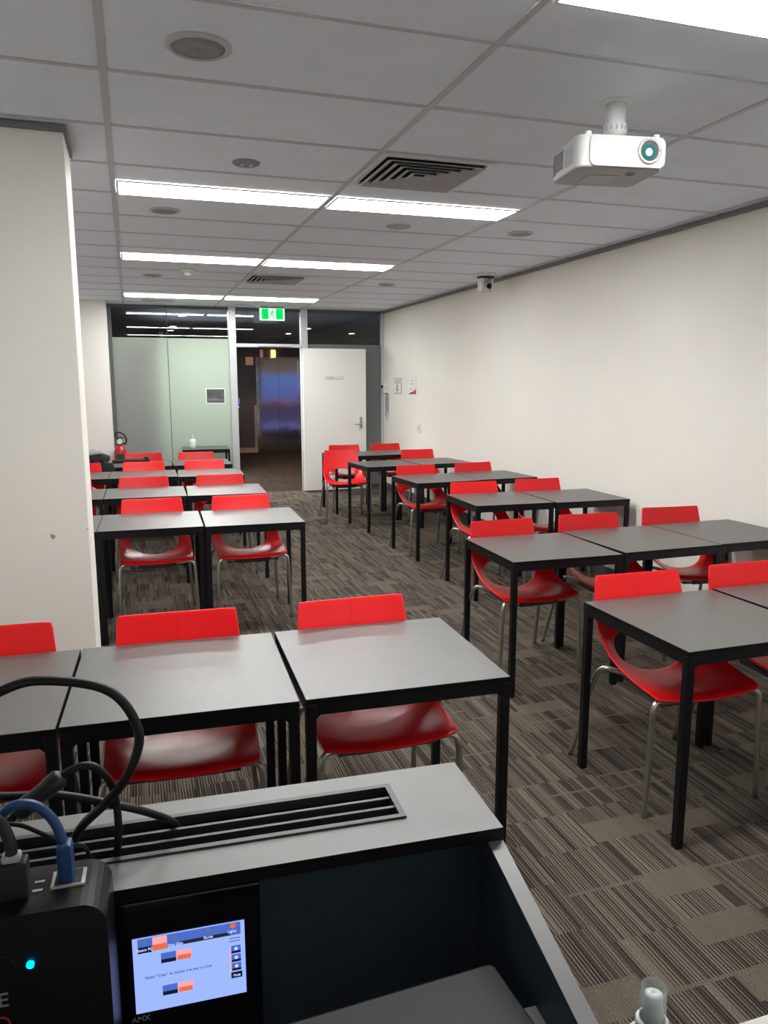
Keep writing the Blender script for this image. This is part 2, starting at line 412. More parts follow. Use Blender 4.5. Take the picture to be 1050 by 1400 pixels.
# open door leaf, folded back against the right pane
d1 = struct(MB().box(0, .945, -.022, .022, .012, 2.085, bev=.002).build('door_1', 'doorw'))
d1.location = (2.425, GY-.11, 0); d1.rotation_euler = (0, 0, math.radians(-1.0))
h = MB().box(.845, .885, -.030, -.022, .93, 1.09, bev=.004).build('lock_plate', 'greyp', d1)
h2 = MB().tube([(.865, -.030, .985), (.865, -.065, .985), (.845, -.075, .985), (.76, -.075, .985)], .009, smooth=3).build('door_handle', 'steel', d1)
pl = MB().box(.315, .585, -.027, -.022, 1.645, 1.688, bev=.001).build('name_plate', 'white', d1)
MB().box(.335, .46, -.0275, -.027, 1.663, 1.672).build('plate_lettering', 'inkg', pl)
MB().box(.325, .59, -.0275, -.022, 1.640, 1.6455).box(.585, .592, -.0275, -.022, 1.64, 1.69).build('plate_rail', 'greyp', pl)
MB().box(1.80, 2.28, GY-.085, GY-.05, 2.105, 2.14, bev=.004).build('door_closer', 'alu', tr5)

# ------------------------------------------------------------------ lobby beyond
LY = 15.0
for x0, x1, z0 in ((-2.6, 2.80, 0), (3.86, 7.0, 0), (2.80, 3.86, 2.19)):
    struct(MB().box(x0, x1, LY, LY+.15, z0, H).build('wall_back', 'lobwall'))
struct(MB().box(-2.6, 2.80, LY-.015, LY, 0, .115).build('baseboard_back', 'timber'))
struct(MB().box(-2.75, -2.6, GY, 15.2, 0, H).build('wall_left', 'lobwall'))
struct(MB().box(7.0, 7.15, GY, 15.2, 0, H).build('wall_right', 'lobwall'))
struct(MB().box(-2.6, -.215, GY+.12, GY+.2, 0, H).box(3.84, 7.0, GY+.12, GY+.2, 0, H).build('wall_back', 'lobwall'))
# a partition behind the left pane and the pale wall of the room behind it
struct(MB().box(.46, .52, GY+.24, 11.0, 0, 2.30).build('wall_lobby', 'lobwall'))
struct(MB().box(.52, 1.75, 10.9, 11.0, 0, 2.16).build('wall_lobby', 'lobpale'))
lf = empty('lift_doors', (3.33, LY, 0))
tag(lf, 'polished steel lift doors in the dark lobby beyond the open doorway', 'lift')
MB().box(-.455, -.002, .03, .06, 0, 2.12).build('door_panel', 'lift', lf)
MB().box(.002, .455, .03, .06, 0, 2.12).build('door_panel', 'lift', lf)
MB().box(-.53, -.455, -.01, .10, 0, 2.19).box(.455, .53, -.01, .10, 0, 2.19).box(-.455, .455, -.01, .10, 2.12, 2.19).build('door_surround', 'lift', lf)
MB().box(-.455, .455, .06, .08, 0, 2.12).build('shaft_backing', 'void', lf)
tb = MB().box(2.735, 2.795, LY-.02, LY, .115, 1.10, bev=.004).build('reflection_strip', 'timber')  # pale strip in place of a reflected bright edge by the lift
tag(tb, 'narrow pale strip standing in for a reflection beside the lift in the lobby', 'reflection strip')
cp = empty('lift_call_panel', (2.365, LY+.001, 1.12)); tag(cp, 'blue lit call panel on the dark lobby wall left of the lift', 'call panel')
MB().box(-.06, .06, -.02, 0, -.17, .17, bev=.004).build('backplate', 'darkalu', cp)
MB().box(-.045, .045, -.023, -.02, .0, .14).build('display', 'call_blue', cp)
MB().cyl((0, -.023, -.06), .022, .008, axis='Y').build('button', 'exitw', cp)
# glowing boxes standing in for warm reflections in the dark lobby panel
for i, (x, z, mt, w, lb) in enumerate(((3.20, 2.27, 'warm', .055, 'bright warm reflection built as a glowing box above the lift doors'), (2.93, 2.27, 'dim', .035, 'small dim warm reflection box just left of the bright one over the lift'), (2.65, 2.10, 'dim', .085, 'dim peach reflection box left of the lift'))):
    t = empty('reflection_box', (x, LY, z)); tag(t, lb, 'lamp', 'lobby lamp reflections')  # no real lamps, stand-ins for reflections
    MB().box(-.02, .02, -.03, -.001, -.02, .02).build('bracket', 'darkalu', t)  # back piece of the reflection stand-in, no real bracket
    MB().box(-w, w, -.10, -.03, -.095, .085, bev=.02).build('glow_box', mt, t)
DL = [(.864, 9.806, 'lobby downlight nearest the left pane, highest in the photo'), (.851, 12.18, 'lobby downlight in the middle of the left line of three'), (.856, 13.29, 'lobby downlight farthest back in the left line of three'),
      (3.301, 13.6, 'lobby downlight seen over the open doorway below the exit sign'), (3.371, 12.0, 'lobby downlight seen beside the post right of the doorway'), (4.584, 13.2, 'lobby downlight seen through the right hand pane above the door')]
for x, y, lb in DL:
    t = empty('downlight', (x, y, H)); tag(t, lb, 'downlight', 'round lobby downlights')
    MB().lathe([(.085, 0), (.085, -.006), (.06, -.008), (.06, 0)]).build('trim_ring', 'white', t)
    MB().cyl((0, 0, -.004), .058, .004).build('lens', 'down', t)
# unseen glowing panel, added so the lift doors have colour bands to mirror
refl = struct(MB().box(3.95, 6.4, GY+.2, GY+.215, .08, 2.45).build('window_4', 'liftrefl'))  # added unseen panel, no real window
MB().box(3.88, 6.47, GY+.2, GY+.22, .0, .08).box(3.88, 6.47, GY+.2, GY+.22, 2.45, 2.52).box(3.88, 3.95, GY+.2, GY+.22, .08, 2.45).box(6.4, 6.47, GY+.2, GY+.22, .08, 2.45).build('window_frame', 'darkalu', refl)  # edging of the added panel

# ------------------------------------------------------------------ ceiling fittings
def ceil_light(x0, y0, label):
    t = empty('ceiling_light', (x0+.6, y0+.15, H)); tag(t, label, 'ceiling light', 'long flat ceiling light panels')
    MB().box(-.582, .582, -.148, -.136, -.012, -.004).box(-.582, .582, .136, .148, -.012, -.004).box(-.582, -.57, -.136, .136, -.012, -.004).box(.57, .582, -.136, .136, -.012, -.004).build('frame', 'white', t)
    MB().box(-.57, .57, -.136, .136, -.0122, -.004).build('diffuser', 'lamp', t)
for x0, y0, lb in ((0, -1.2, 'ceiling light panel nearest the lectern on the left'), (1.2, -1.2, 'blazing ceiling light panel cut by the top right corner of the photo'),
                   (0, 1.5, 'left ceiling light panel of the pair beside the large air vent'), (1.2, 1.5, 'right ceiling light panel of the pair beside the large air vent'),
                   (0, 3.9, 'left ceiling light panel of the middle pair'), (1.2, 3.9, 'right ceiling light panel of the middle pair'),
                   (0, 6.87, 'left ceiling light panel of the pair nearest the glass wall'), (1.2, 6.87, 'right ceiling light panel of the pair nearest the glass wall')):
    ceil_light(x0, y0, lb)

def vent(x0, y0, label):
    t = empty('air_vent', (x0+.3, y0+.3, H)); tag(t, label, 'air vent', 'square louvred ceiling vents')
    b = MB(); s = .29
    for a, c in ((s, s-.03),): b.box(-a, a, -a, -c, -.012, -.002).box(-a, a, c, a, -.012, -.002).box(-a, -c, -c, c, -.012, -.002).box(c, a, -c, c, -.012, -.002)
    b.build('frame', 'white', t)
    MB().box(-.26, .26, -.26, .26, -.003, -.001).build('duct_opening', 'void', t)
    for k in range(5):
        a = .25-.046*k; c = a-.034; z0, z1 = -.020, -.004
        b = MB(); B = b.b
        lo = [B.verts.new((sx*a, sy*a, z0-.006)) for sx, sy in ((1, 1), (-1, 1), (-1, -1), (1, -1))]
        hi = [B.verts.new((sx*c, sy*c, z1-.008)) for sx, sy in ((1, 1), (-1, 1), (-1, -1), (1, -1))]
        lo2 = [B.verts.new(v.co+Vector((0, 0, .004))) for v in lo]; hi2 = [B.verts.new(v.co+Vector((0, 0, .004))) for v in hi]
        for i in range(4):
            j = (i+1) % 4
            B.faces.new((lo[i], lo[j], hi[j], hi[i])); B.faces.new((lo2[i], hi2[i], hi2[j], lo2[j]))
            B.faces.new((lo[i], lo2[i], lo2[j], lo[j])); B.faces.new((hi[i], hi[j], hi2[j], hi2[i]))
        b.build('louvre', 'greyp' if 0 else 'ventg', t)
M['ventg'] = pbr('vent_grey', (.42, .43, .44, 1), .5)
vent(1.2, .6, 'large square louvred air vent beside the near pair of light panels')
vent(1.2, 4.8, 'square louvred air vent farther back beyond the middle light panels')
sl = empty('slot_vent', (.43, 7.6, H)); tag(sl, 'narrow slot air vent in the ceiling close to the glass wall', 'air vent')
MB().box(-.2, .2, -.03, -.02, -.008, -.001).box(-.2, .2, .02, .03, -.008, -.001).box(-.2, -.19, -.02, .02, -.008, -.001).box(.19, .2, -.02, .02, -.008, -.001).build('frame', 'tbar', sl)
MB().box(-.19, .19, -.02, .02, -.003, -.001).build('slot', 'void', sl)

def speaker(x, y, r, label):
    t = empty('ceiling_speaker', (x, y, H)); tag(t, label, 'ceiling speaker', 'round ceiling speakers')
    MB().lathe([(r, 0), (r, -.004), (r*.93, -.009), (r*.82, -.010), (r*.80, -.004), (r*.80, 0)], n=48).build('trim_ring', 'tbar2', t, smooth=False)
    MB().lathe([(r*.80, -.002), (r*.80, -.006), (r*.4, -.009), (.001, -.010), (.001, -.002)], n=48).build('grille', 'speaker', t)
M['tbar2'] = pbr('speaker_ring', (.50, .51, .51, 1), .5)
speaker(.297, -.283, .105, 'largest looking round ceiling speaker, nearest on the left')
speaker(.293, 2.19, .095, 'round ceiling speaker just past the near left light panel')
speaker(2.752, 2.18, .092, 'round ceiling speaker right of the near pair of lights')
speaker(.297, 5.2, .095, 'round ceiling speaker beyond the middle left light panel')
speaker(2.735, 5.2, .092, 'round ceiling speaker near the right wall beyond the middle lights')
t = empty('motion_sensor', (.627, .984, H)); tag(t, 'flat grey round sensor with two white dots left of the large vent', 'sensor')
MB().lathe([(.066, 0), (.066, -.006), (.055, -.012), (.001, -.013), (.001, 0)], n=40).build('housing', 'speaker', t)
for dx in (-.018, .022): MB().cyl((dx, .0, -.0135), .009, .003).build('sensor_eye', 'white', t)
t = empty('round_cover', (1.837, 2.204, H)); tag(t, 'plain white round ceiling cover just past the near right light panel', 'ceiling cover')
MB().lathe([(.083, 0), (.083, -.006), (.075, -.011), (.001, -.012), (.001, 0)], n=40).build('lid', 'ventg', t); MB().lathe([(.086, 0), (.086, -.004), (.084, -.004), (.084, 0)], n=40).build('rim', 'white', t)
t = empty('smoke_detector', (.604, 4.697, H)); tag(t, 'white domed smoke detector hanging between the middle and far lights', 'smoke detector')
MB().lathe([(.062, 0), (.062, -.02), (.055, -.028), (.03, -.03), (.001, -.03), (.001, 0)]).build('base', 'white', t)
MB().lathe([(.030, -.03), (.034, -.05), (.026, -.058), (.001, -.059), (.001, -.03)]).build('sensor_head', 'white', t)
t = empty('sprinkler_head', (1.823, 3.84, H)); tag(t, 'tiny white ceiling disc in front of the middle right light', 'sprinkler')
MB().lathe([(.04, 0), (.04, -.004), (.02, -.008), (.001, -.012), (.001, 0)]).build('rosette', 'white', t)

# projector
pj = empty('projector', (1.815, -.326, 2.350), math.radians(-8.6))
tag(pj, 'white projector on a short pole under the ceiling with its lens lit', 'projector')
b = MB(); b.prism(rr(.335, .262, .036, 7, -.0175, .006), 0, .115, 'Z')
bd = b.build('body', 'projw', pj, smooth=True, angle=40); mod = bd.modifiers.new('bevel', 'BEVEL'); mod.width = .008; mod.segments = 3; mod.limit_method = 'ANGLE'; mod.angle_limit = math.radians(50)
MB().prism(rr(.292, .106, .024, 6, 0.002, .058), -.131, -.120, 'Y').build('front_panel', 'projw', pj)
rg = MB(); n = 36
rg.tube([(.085+.040*math.cos(2*PI*i/n), -.132, .062+.040*math.sin(2*PI*i/n)) for i in range(n+1)], .006, smooth=0, n=8).build('lens_ring', 'projw', pj)
MB().cyl((.085, -.1285, .061), .0385, .008, n=32, axis='Y').build('lens_recess', 'black', pj)
le = MB().sph((.083, -.132, .059), .026, (1, .35, 1), 24).build('lens', 'lens_teal', pj)
MB().sph((.080, -.139, .057), .0135, (1, .3, 1), 20).build('lens_glow', 'lens_glow', le)
MB().cyl((.130, -.1315, .066), .006, .003, axis='Y').build('infrared_window', 'greyp', pj)
v = MB()
for i in range(9):
    v.box(-.1865, -.183, .02, .085, .030+.0075*i, .033+.0075*i)
v.build('side_vent', 'ink', pj)
v = MB()
for i in range(9): v.box(-.1865, -.183, .088, .112, .022+.0085*i, .026+.0085*i)
v.build('side_vent', 'ink', pj)
MB().box(-.1862, -.183, -.075, .0, .025, .088, bev=.001).build('label_panel', 'speaker', pj)
for x in (-.138, .128): MB().cyl((x, -.095, .121), .011, .016).build('foot', 'white', pj)
MB().tube([(.05+.016*math.cos(2*PI*i/24), -.06+.016*math.sin(2*PI*i/24), -.001) for i in range(25)], .003, smooth=0, n=6).build('foot_ring', 'greyp', pj)
MB().box(-.10, .02, -.03, .08, -.0015, .002).build('bottom_hatch', 'ventg', pj)
mt = empty('projector_mount', (1.866, -.264, H)); tag(mt, 'short white pole mount holding the projector to the ceiling', 'mount')
MB().lathe([(.062, 0), (.062, -.004), (.045, -.008), (.001, -.008), (.001, 0)]).build('ceiling_rose', 'white', mt)
MB().lathe([(.038, -.008), (.038, -.075), (.044, -.085), (.044, -.115), (.030, -.122), (.030, -.150), (.001, -.150), (.001, -.008)], n=32).build('pole', 'white', mt)
for i in range(14):
    a = 2*PI*i/14; MB().box(-.003, .003, -.047, -.043, -.108, -.092, m=Matrix.Rotation(a, 4, 'Z')).build('adjuster_rib', 'ventg', mt)
MB().box(-.055, .045, -.03, .03, -.1763, -.150, bev=.003).build('bracket', 'white', mt)

# PTZ camera
t = empty('ceiling_camera', (3.40, 4.11, H)); tag(t, 'white dome camera with a black lens hanging by the right wall', 'camera')
MB().lathe([(.098, 0), (.100, -.020), (.094, -.032), (.001, -.032), (.001, 0)], n=40).build('base', 'white', t)
MB().lathe([(.088, -.032), (.086, -.046), (.001, -.046), (.001, -.032)], n=40).build('swivel_ring', 'blackg', t)
for sx in (-1, 1): MB().box(sx*.052-.013, sx*.052+.013, -.05, .05, -.165, -.046, bev=.01).build('arm', 'white', t)
hd = MB().sph((0, -.0, -.125), .050, (.85, 1.1, 1), 24).build('head', 'white', t)
MB().cyl((.012, -.050, -.125), .026, .02, axis='Y').build('lens', 'blackg', t)

# exit sign
t = empty('exit_sign', (1.97, 7.98, H)); tag(t, 'green and white running man exit sign hanging above the doorway', 'exit sign')
MB().box(-.165, .165, -.02, .02, -.025, -.002).build('ceiling_bracket', 'greyp', t)
MB().box(-.175, .175, -.016, .016, -.19, -.022, bev=.008).build('light_box', 'exitw', t)
MB().box(-.150, -.052, -.0185, -.0162, -.172, -.030).build('green_panel', 'green', t)
MB().box(.052, .150, -.0185, -.0162, -.172, -.030).build('green_panel', 'green', t)
m = MB(); yy0, yy1 = -.0185, -.0162
m.cyl((.010, -.0173, -.047), .010, .0022, axis='Y', n=16)
def limb(p, q, w):
    p = Vector(p); q = Vector(q); d = (q-p).normalized(); n2 = Vector((-d.y, d.x))*w/2
    m.prism([tuple(p+n2), tuple(q+n2), tuple(q-n2), tuple(p-n2)], yy0, yy1, 'Y')
for p, q, w in (((.004, -.060), (-.010, -.108), .020), ((.004, -.064), (-.022, -.072), .009), ((-.022, -.072), (-.028, -.088), .008), ((.006, -.066), (.018, -.084), .009), ((.018, -.084), (.036, -.082), .008),
                ((-.006, -.104), (.012, -.128), .011), ((.012, -.128), (.014, -.160), .010), ((.014, -.160), (.026, -.160), .008), ((-.012, -.104), (-.018, -.134), .011), ((-.018, -.134), (-.044, -.138), .009)): limb(p, q, w)
m.build('running_figure', 'green', t)

# ------------------------------------------------------------------ right wall notices
def notice(name, y0, y1, z0, z1, label, cat='notice'):
    t = empty(name, (WX, (y0+y1)/2, (z0+z1)/2)); tag(t, label, cat)
    w, h = abs(y1-y0)/2, (z1-z0)/2
    return t, w, h
t, w, h = notice('wall_notice', 7.735, 7.41, 1.440, 1.655, 'small framed notice with a figure symbol, nearest the glass corner')
MB().box(-.006, -.001, -w, w, -h, h).build('frame', 'greyp', t)
MB().box(-.0075, -.006, -w+.012, w-.012, -h+.012, h-.012).build('sheet', 'paper', t)
b = MB(); b.box(-.0085, -.0075, -.11, .11, .066, .078).box(-.0085, -.0075, -.12, .12, .044, .054).box(-.0085, -.0075, -.09, .09, .030, .036).build('lettering', 'inkg', t)
b = MB(); b.tube([(-.008, .045*math.cos(2*PI*i/24), -.03+.05*math.sin(2*PI*i/24)) for i in range(25)], .003, smooth=0, n=6); b.cyl((-.008, 0, -.045), .018, .002, axis='X'); b.cyl((-.008, 0, -.008), .011, .002, axis='X'); b.build('symbol', 'ink', t)
t, w, h = notice('wall_poster', 7.11, 6.815, 1.438, 1.655, 'white poster with a red and black corner on the right wall', 'poster')
MB().box(-.004, -.001, -w, w, -h, h).build('sheet', 'paper', t)
MB().prism([(-w, -h), (-w, -h+.072), (-.05, -h+.042), (.05, -h+.02), (.09, -h)], -.0050, -.0042, 'X').build('red_corner', 'posterred', t)
MB().prism([(-.0, -h+.034), (.05, -h+.022), (w, -h+.0), (.02, -h)], -.0058, -.0051, 'X').build('black_corner', 'ink', t)
MB().box(-.0048, -.0042, -.03, .05, .066, .076).box(-.0048, -.0042, -.06, .05, .03, .034).box(-.0048, -.0042, -.06, .05, .02, .024).box(-.0048, -.0042, -.03, .10, -.045, -.040).build('lettering', 'inkg', t)
t, w, h = notice('light_switch', 6.77, 6.65, .925, 1.045, 'white light switch plate on the right wall below the poster', 'light switch')
MB().box(-.008, -.001, -w, w, -h, h, bev=.002).build('plate', 'white', t); MB().box(-.011, -.008, -.012, .012, -.022, .022).build('rocker', 'ventg', t)
t = empty('door_sensor', (WX, 8.10, 1.50)); tag(t, 'white box with a dark eye high in the right wall corner', 'sensor')
MB().box(-.05, -.001, -.055, .055, -.055, .055, bev=.006).build('housing', 'white', t); MB().sph((-.05, .03, .035), .024, n=14).build('eye', 'blackg', t)
t = empty('instruction_strip', (WX, 8.06, 1.265)); tag(t, 'narrow grey lettered strip below the sensor by the glass corner', 'notice')
MB().box(-.006, -.001, -.075, .075, -.17, .17).build('sheet', 'inkg', t)
b = MB()
for i in range(9): b.box(-.0072, -.006, -.06, .05-.02*(i % 3), .14-.035*i, .148-.035*i)
b.build('lettering', 'paper', t)
t = empty('wall_handset', (WX, 8.02, 1.095)); tag(t, 'small upright white switch plate beside the end frame', 'light switch')
MB().box(-.02, -.001, -.03, .03, -.055, .055, bev=.004).build('plate', 'white', t); MB().box(-.024, -.02, -.012, .012, -.02, .02).build('rocker', 'ventg', t)
# plaque on the frosted pane
t = empty('glass_plaque', (1.18, GY-.0087, 1.41)); tag(t, 'dark grey plaque with a pale border on the frosted glass', 'sign')
MB().box(-.135, .135, -.004, -.0003, -.108, .108).build('border', 'paper', t)
MB().box(-.122, .122, -.0055, -.004, -.095, .095).build('plate', 'plq', t)
MB().box(-.1, .1, -.0062, -.0055, -.060, -.052).box(-.1, .02, -.0062, -.0055, -.042, -.036).build('lettering', 'inkg', t)

# ------------------------------------------------------------------ tables
def make_table():
    t = empty('desk')
    S = .311
    b = MB(); b.mat(1).box(-S, S, -S, S, TT-.016, TT-.0006); b.mat(0).box(-S+.0015, S-.0015, -S+.0015, S-.0015, TT-.0012, TT)
    b.build('tabletop', ['lam', 'edge'], t)
    a = .2962; b = MB()
    for s in (-1, 1):
        b.box(-a, a, s*a-.0125, s*a+.0125, TT-.050, TT-.0165); b.box(s*a-.0125, s*a+.0125, -a, a, TT-.050, TT-.0165)
        for u in (-1, 1):
            b.prism([(u*(a-.012), TT-.05), (u*(a-.027), TT-.05), (u*(a-.012), TT-.065)], s*a-.011, s*a+.011, 'Y')
    b.build('apron_frame', 'blackm', t)
    for sx in (-1, 1):
        for sy in (-1, 1):
            l = MB().box(sx*a-.0148, sx*a+.0148, sy*a-.0148, sy*a+.0148, .006, TT-.0166, bev=.003).build('leg', 'blackm', t)
            MB().box(sx*a-.0135, sx*a+.0135, sy*a-.0135, sy*a+.0135, 0, .006).build('foot_glide', 'black', l)
    return t
R = math.radians
TABLES = [
 (-.491, -.668, -2.4, 'black edged grey desk cut by the left edge in the front row'),
 (.138, -.690, -2.6, 'middle desk of the front left row, behind the lectern cables'),
 (.775, -.712, -2.0, 'front left row desk at the aisle, right behind the lectern'),
 (-.506, 2.120, -1.5, 'second left row desk mostly hidden behind the white column'),
 (.118, 2.108, -1.5, 'second left row desk next to the white column'),
 (.752, 2.070, -2.0, 'second left row desk at the aisle end'),
 (-.516, 3.510, -1.0, 'third left row desk showing a sliver beside the column'),
 (.110, 3.500, -1.0, 'third left row desk in the middle of its row'),
 (.745, 3.470, -2.5, 'third left row desk at the aisle end'),
 (-.511, 4.860, -1.0, 'fourth left row desk showing a sliver beside the column'),
 (.115, 4.850, -1.0, 'fourth left row desk in the middle of its row'),
 (.748, 4.795, -3.0, 'fourth left row desk at the aisle end'),
 (-.509, 5.866, -.5, 'fifth left row desk under the black bag'),
 (.115, 5.870, -.5, 'fifth left row desk under the black keyboard'),
 (.755, 5.860, -1.0, 'fifth left row desk at the aisle end'),
 (.985, 7.900, -3.0, 'small lone desk against the frosted glass holding a pump bottle'),
 (2.038, -.715, 0, 'nearest right row desk with its corner leg in the aisle'),
 (2.680, -.705, .5, 'nearest right row desk cut by the right edge of the photo'),
 (2.102, .615, -1.5, 'second right row desk at the aisle end'),
 (2.745, .640, 1.0, 'second right row desk in the middle of three'),
 (3.372, .660, 1.0, 'second right row desk against the cream wall'),
 (2.680, 2.285, -2.0, 'third right row desk at the aisle end'),
 (3.313, 2.250, -1.5, 'third right row desk beside the cream wall'),
 (2.695, 3.640, 3.0, 'fourth right row desk at the aisle end'),
 (3.320, 3.705, 3.0, 'fourth right row desk beside the cream wall'),
 (2.660, 5.070, 4.5, 'fifth right row desk at the aisle end'),
 (3.300, 5.150, 5.0, 'fifth right row desk beside the cream wall'),
 (2.650, 6.320, 2.0, 'farthest right row desk in front of the white door'),
 (3.280, 6.370, 3.0, 'farthest right row desk in the corner by the wall'),
]
desk0 = make_table(); note_kids(desk0)
for i, (x, y, a, lb) in enumerate(TABLES):
    o = desk0 if i == 0 else copy_tree(desk0)
    o.location = (x, y, 0); o.rotation_euler = (0, 0, R(a))
    tag(o, lb, 'desk', 'square classroom desks set in rows')

# ------------------------------------------------------------------ chairs
def spline(P, t):
    """Catmull-Rom through (t, a, b) control rows"""
    for i in range(len(P)-1):
        if t <= P[i+1][0] or i == len(P)-2:
            u = (t-P[i][0])/(P[i+1][0]-P[i][0]); break
    a, b, c, d = P[max(i-1, 0)], P[i], P[i+1], P[min(i+2, len(P)-1)]
    return [.5*((2*b[k])+(c[k]-a[k])*u+(2*a[k]-5*b[k]+4*c[k]-d[k])*u*u+(3*b[k]-a[k]-3*c[k]+d[k])*u**3) for k in range(1, len(b))]
CEN = [(0, 0, .440), (.05, .022, .452), (.15, .10, .448), (.30, .215, .432), (.44, .315, .430), (.53, .380, .450), (.61, .425, .515), (.70, .452, .590), (.85, .484, .697), (1, .506, .796)]
SID = [(0, .008, .452), (.05, .030, .461), (.15, .105, .468), (.30, .200, .484), (.44, .290, .512), (.53, .345, .545), (.61, .403, .586), (.70, .448, .636), (.85, .473, .715), (1, .490, .796)]
WID = [(0, .226), (.1, .229), (.3, .232), (.5, .232), (.65, .222), (.8, .210), (1, .199)]
def shell_pt(s, t):
    c = spline(CEN, t); q = spline(SID, t); w = spline(WID, t)[0]
    f = abs(s)**2.3
    y = c[0]*(1-f)+q[0]*f; z = c[1]*(1-f)+q[1]*f
    y -= .016*(1-s*s)*max(0, 1-t/.2)
    z -= .004*(1-s*s)*max(0, (t-.8)/.2)
    return Vector((s*w, y-.265, z))
def make_chair():
    t = empty('chair')
    b = MB(); B = b.b; N = 96; K = 14
    tc, ha, hb = .565, .70, .125
    rings = []
    for k in range(K+1):
        ring = []
        for i in range(N):
            a = 2*PI*i/N
            ex, ey = math.cos(a), math.sin(a)
            # superellipse outer boundary (rounded rectangle), ellipse inner rim
            p = 50.0
            q = (abs(ex)**p+abs(ey)**p)**(-1/p)
            ox, oy = ex*q, ey*q
            sx, ty = ox, (tc+oy*(1-tc) if oy > 0 else tc+oy*tc)
            hx, hy = ha*ex, tc+hb*ey
            if ey < 0: hy = tc+hb*.95*ey
            u = k/K; u = u**1.15
            ring.append(B.verts.new(shell_pt(hx+(sx-hx)*u, hy+(ty-hy)*u)))
        rings.append(ring)
    for A, C in zip(rings, rings[1:]):
        for i in range(N):
            j = (i+1) % N; B.faces.new((A[i], A[j], C[j], C[i]))
    o = b.build('seat_shell', 'red', t, smooth=True)
    # face the normals up / forward
    md = o.modifiers.new('thickness', 'SOLIDIFY'); md.thickness = .009; md.offset = 0
    md = o.modifiers.new('round', 'BEVEL'); md.width = .002; md.segments = 2; md.limit_method = 'ANGLE'; md.angle_limit = R(60)
    b = MB(); b.prism([(-.17, -.215), (.17, -.215), (.15, .06), (-.15, .06)], .405, .424, 'Z')
    b.box(-.10, .10, -.20, .04, .395, .406)
    b.build('under_plate', 'under', t)
    for sx in (-1, 1):
        MB().tube([(sx*.247, -.250, .0), (sx*.240, -.249, .20), (sx*.234, -.248, .36), (sx*.230, -.246, .410), (sx*.220, -.242, .432), (sx*.200, -.236, .438), (sx*.16, -.222, .430), (sx*.11, -.20, .414)], .0105, n=10, smooth=4).build('leg', 'steel', t)
        MB().tube([(sx*.262, .260, .0), (sx*.245, .213, .17), (sx*.231, .170, .33), (sx*.223, .146, .40), (sx*.212, .124, .432), (sx*.19, .102, .437), (sx*.11, .05, .414)], .0105, n=10, smooth=4).build('leg', 'steel', t)
    return t
# (x, y of the chair centre, turn, label)
CH = [
 (-.462, -0.534, -2, 'red chair cut by the left edge, behind the front left row'),
 (.138, -0.554, -3, 'red chair at the middle front left desk behind the lectern cables'),
 (.770, -0.576, 0, 'red chair at the front left aisle desk just beyond the lectern'),
 (.140, 2.285, 1, 'red chair at the second left row desk beside the column'),
 (.750, 2.265, 2, 'red chair at the second left row aisle desk'),
 (-.520, 3.645, 0, 'red chair almost hidden behind the column in the third left row'),
 (.103, 3.638, 0, 'red chair at the middle desk of the third left row'),
 (.735, 3.614, -2, 'red chair at the third left row aisle desk'),
 (-.490, 5.004, 0, 'red chair back peeking past the column in the fourth left row'),
 (.128, 4.989, 1, 'red chair at the middle desk of the fourth left row'),
 (.739, 4.955, 3, 'red chair at the fourth left row aisle desk'),
 (.133, 6.060, -2, 'red chair at the fifth left row desk behind the keyboard'),
 (.728, 5.999, 1, 'red chair at the fifth left row aisle desk'),
 (2.005, -0.578, -2, 'red chair under the nearest right row desk by the aisle'),
 (2.583, -0.569, -1, 'red chair cut by the right edge at the nearest right row'),
 (2.058, 0.754, 1, 'red chair under the second right row aisle desk'),
 (2.640, 0.778, -2, 'red chair at the middle desk of the second right row'),
 (3.275, .845, -5, 'red chair against the cream wall in the second right row'),
 (2.630, 2.424, -2, 'red chair under the third right row aisle desk'),
 (3.221, 2.454, -3, 'red chair at the third right row desk by the wall'),
 (2.655, 3.794, 2, 'red chair under the fourth right row aisle desk'),
 (3.290, 3.854, 2, 'red chair at the fourth right row desk by the wall'),
 (2.370, 5.690, -6, 'red chair pulled out into the aisle before the white door'),
 (3.290, 5.510, -3, 'red chair at the fifth right row desk by the wall'),
 (2.630, 6.464, -3, 'red chair behind the farthest right row desk by the white door'),
 (3.230, 6.514, 2, 'red chair in the far corner behind the farthest right row desk'),
]
chair0 = make_chair(); note_kids(chair0)
for i, (x, y, a, lb) in enumerate(CH):
    o = chair0 if i == 0 else copy_tree(chair0)
    o.location = (x, y, 0); o.rotation_euler = (0, 0, R(a))
    tag(o, lb, 'chair', 'red moulded chairs at the desks')

# ------------------------------------------------------------------ things on the far desks
t = empty('pump_bottle', (.810, 7.86, TT)); tag(t, 'white pump bottle standing on the small desk by the frosted glass', 'bottle')
MB().lathe([(.001, 0), (.042, 0), (.046, .008), (.046, .105), (.036, .122), (.016, .128), (.016, .138), (.001, .138)]).build('body', 'bottlew', t)
MB().lathe([(.018, .138), (.018, .152), (.006, .154), (.006, .178), (.001, .178), (.001, .138)], n=18).build('pump_stem', 'white', t)
MB().box(-.012, .012, -.05, .012, .176, .190, bev=.004).build('pump_head', 'white', t)
t = empty('keyboard', (.0, 6.085, TT), R(6)); tag(t, 'thin black keyboard lying on the fifth left row desk', 'keyboard')
MB().box(-.20, .20, -.06, .06, .0, .030, bev=.006).build('case', 'black', t)
b = MB()
for r_ in range(4):
    for c_ in range(14): b.box(-.19+.027*c_, -.167+.027*c_, -.05+.025*r_, -.029+.025*r_, .030, .034)
b.build('keys', 'rubber', t)
MB().sph((.17, .02, .044), .017, (1.6, 1, .8), 12).build('plug', 'black', t)
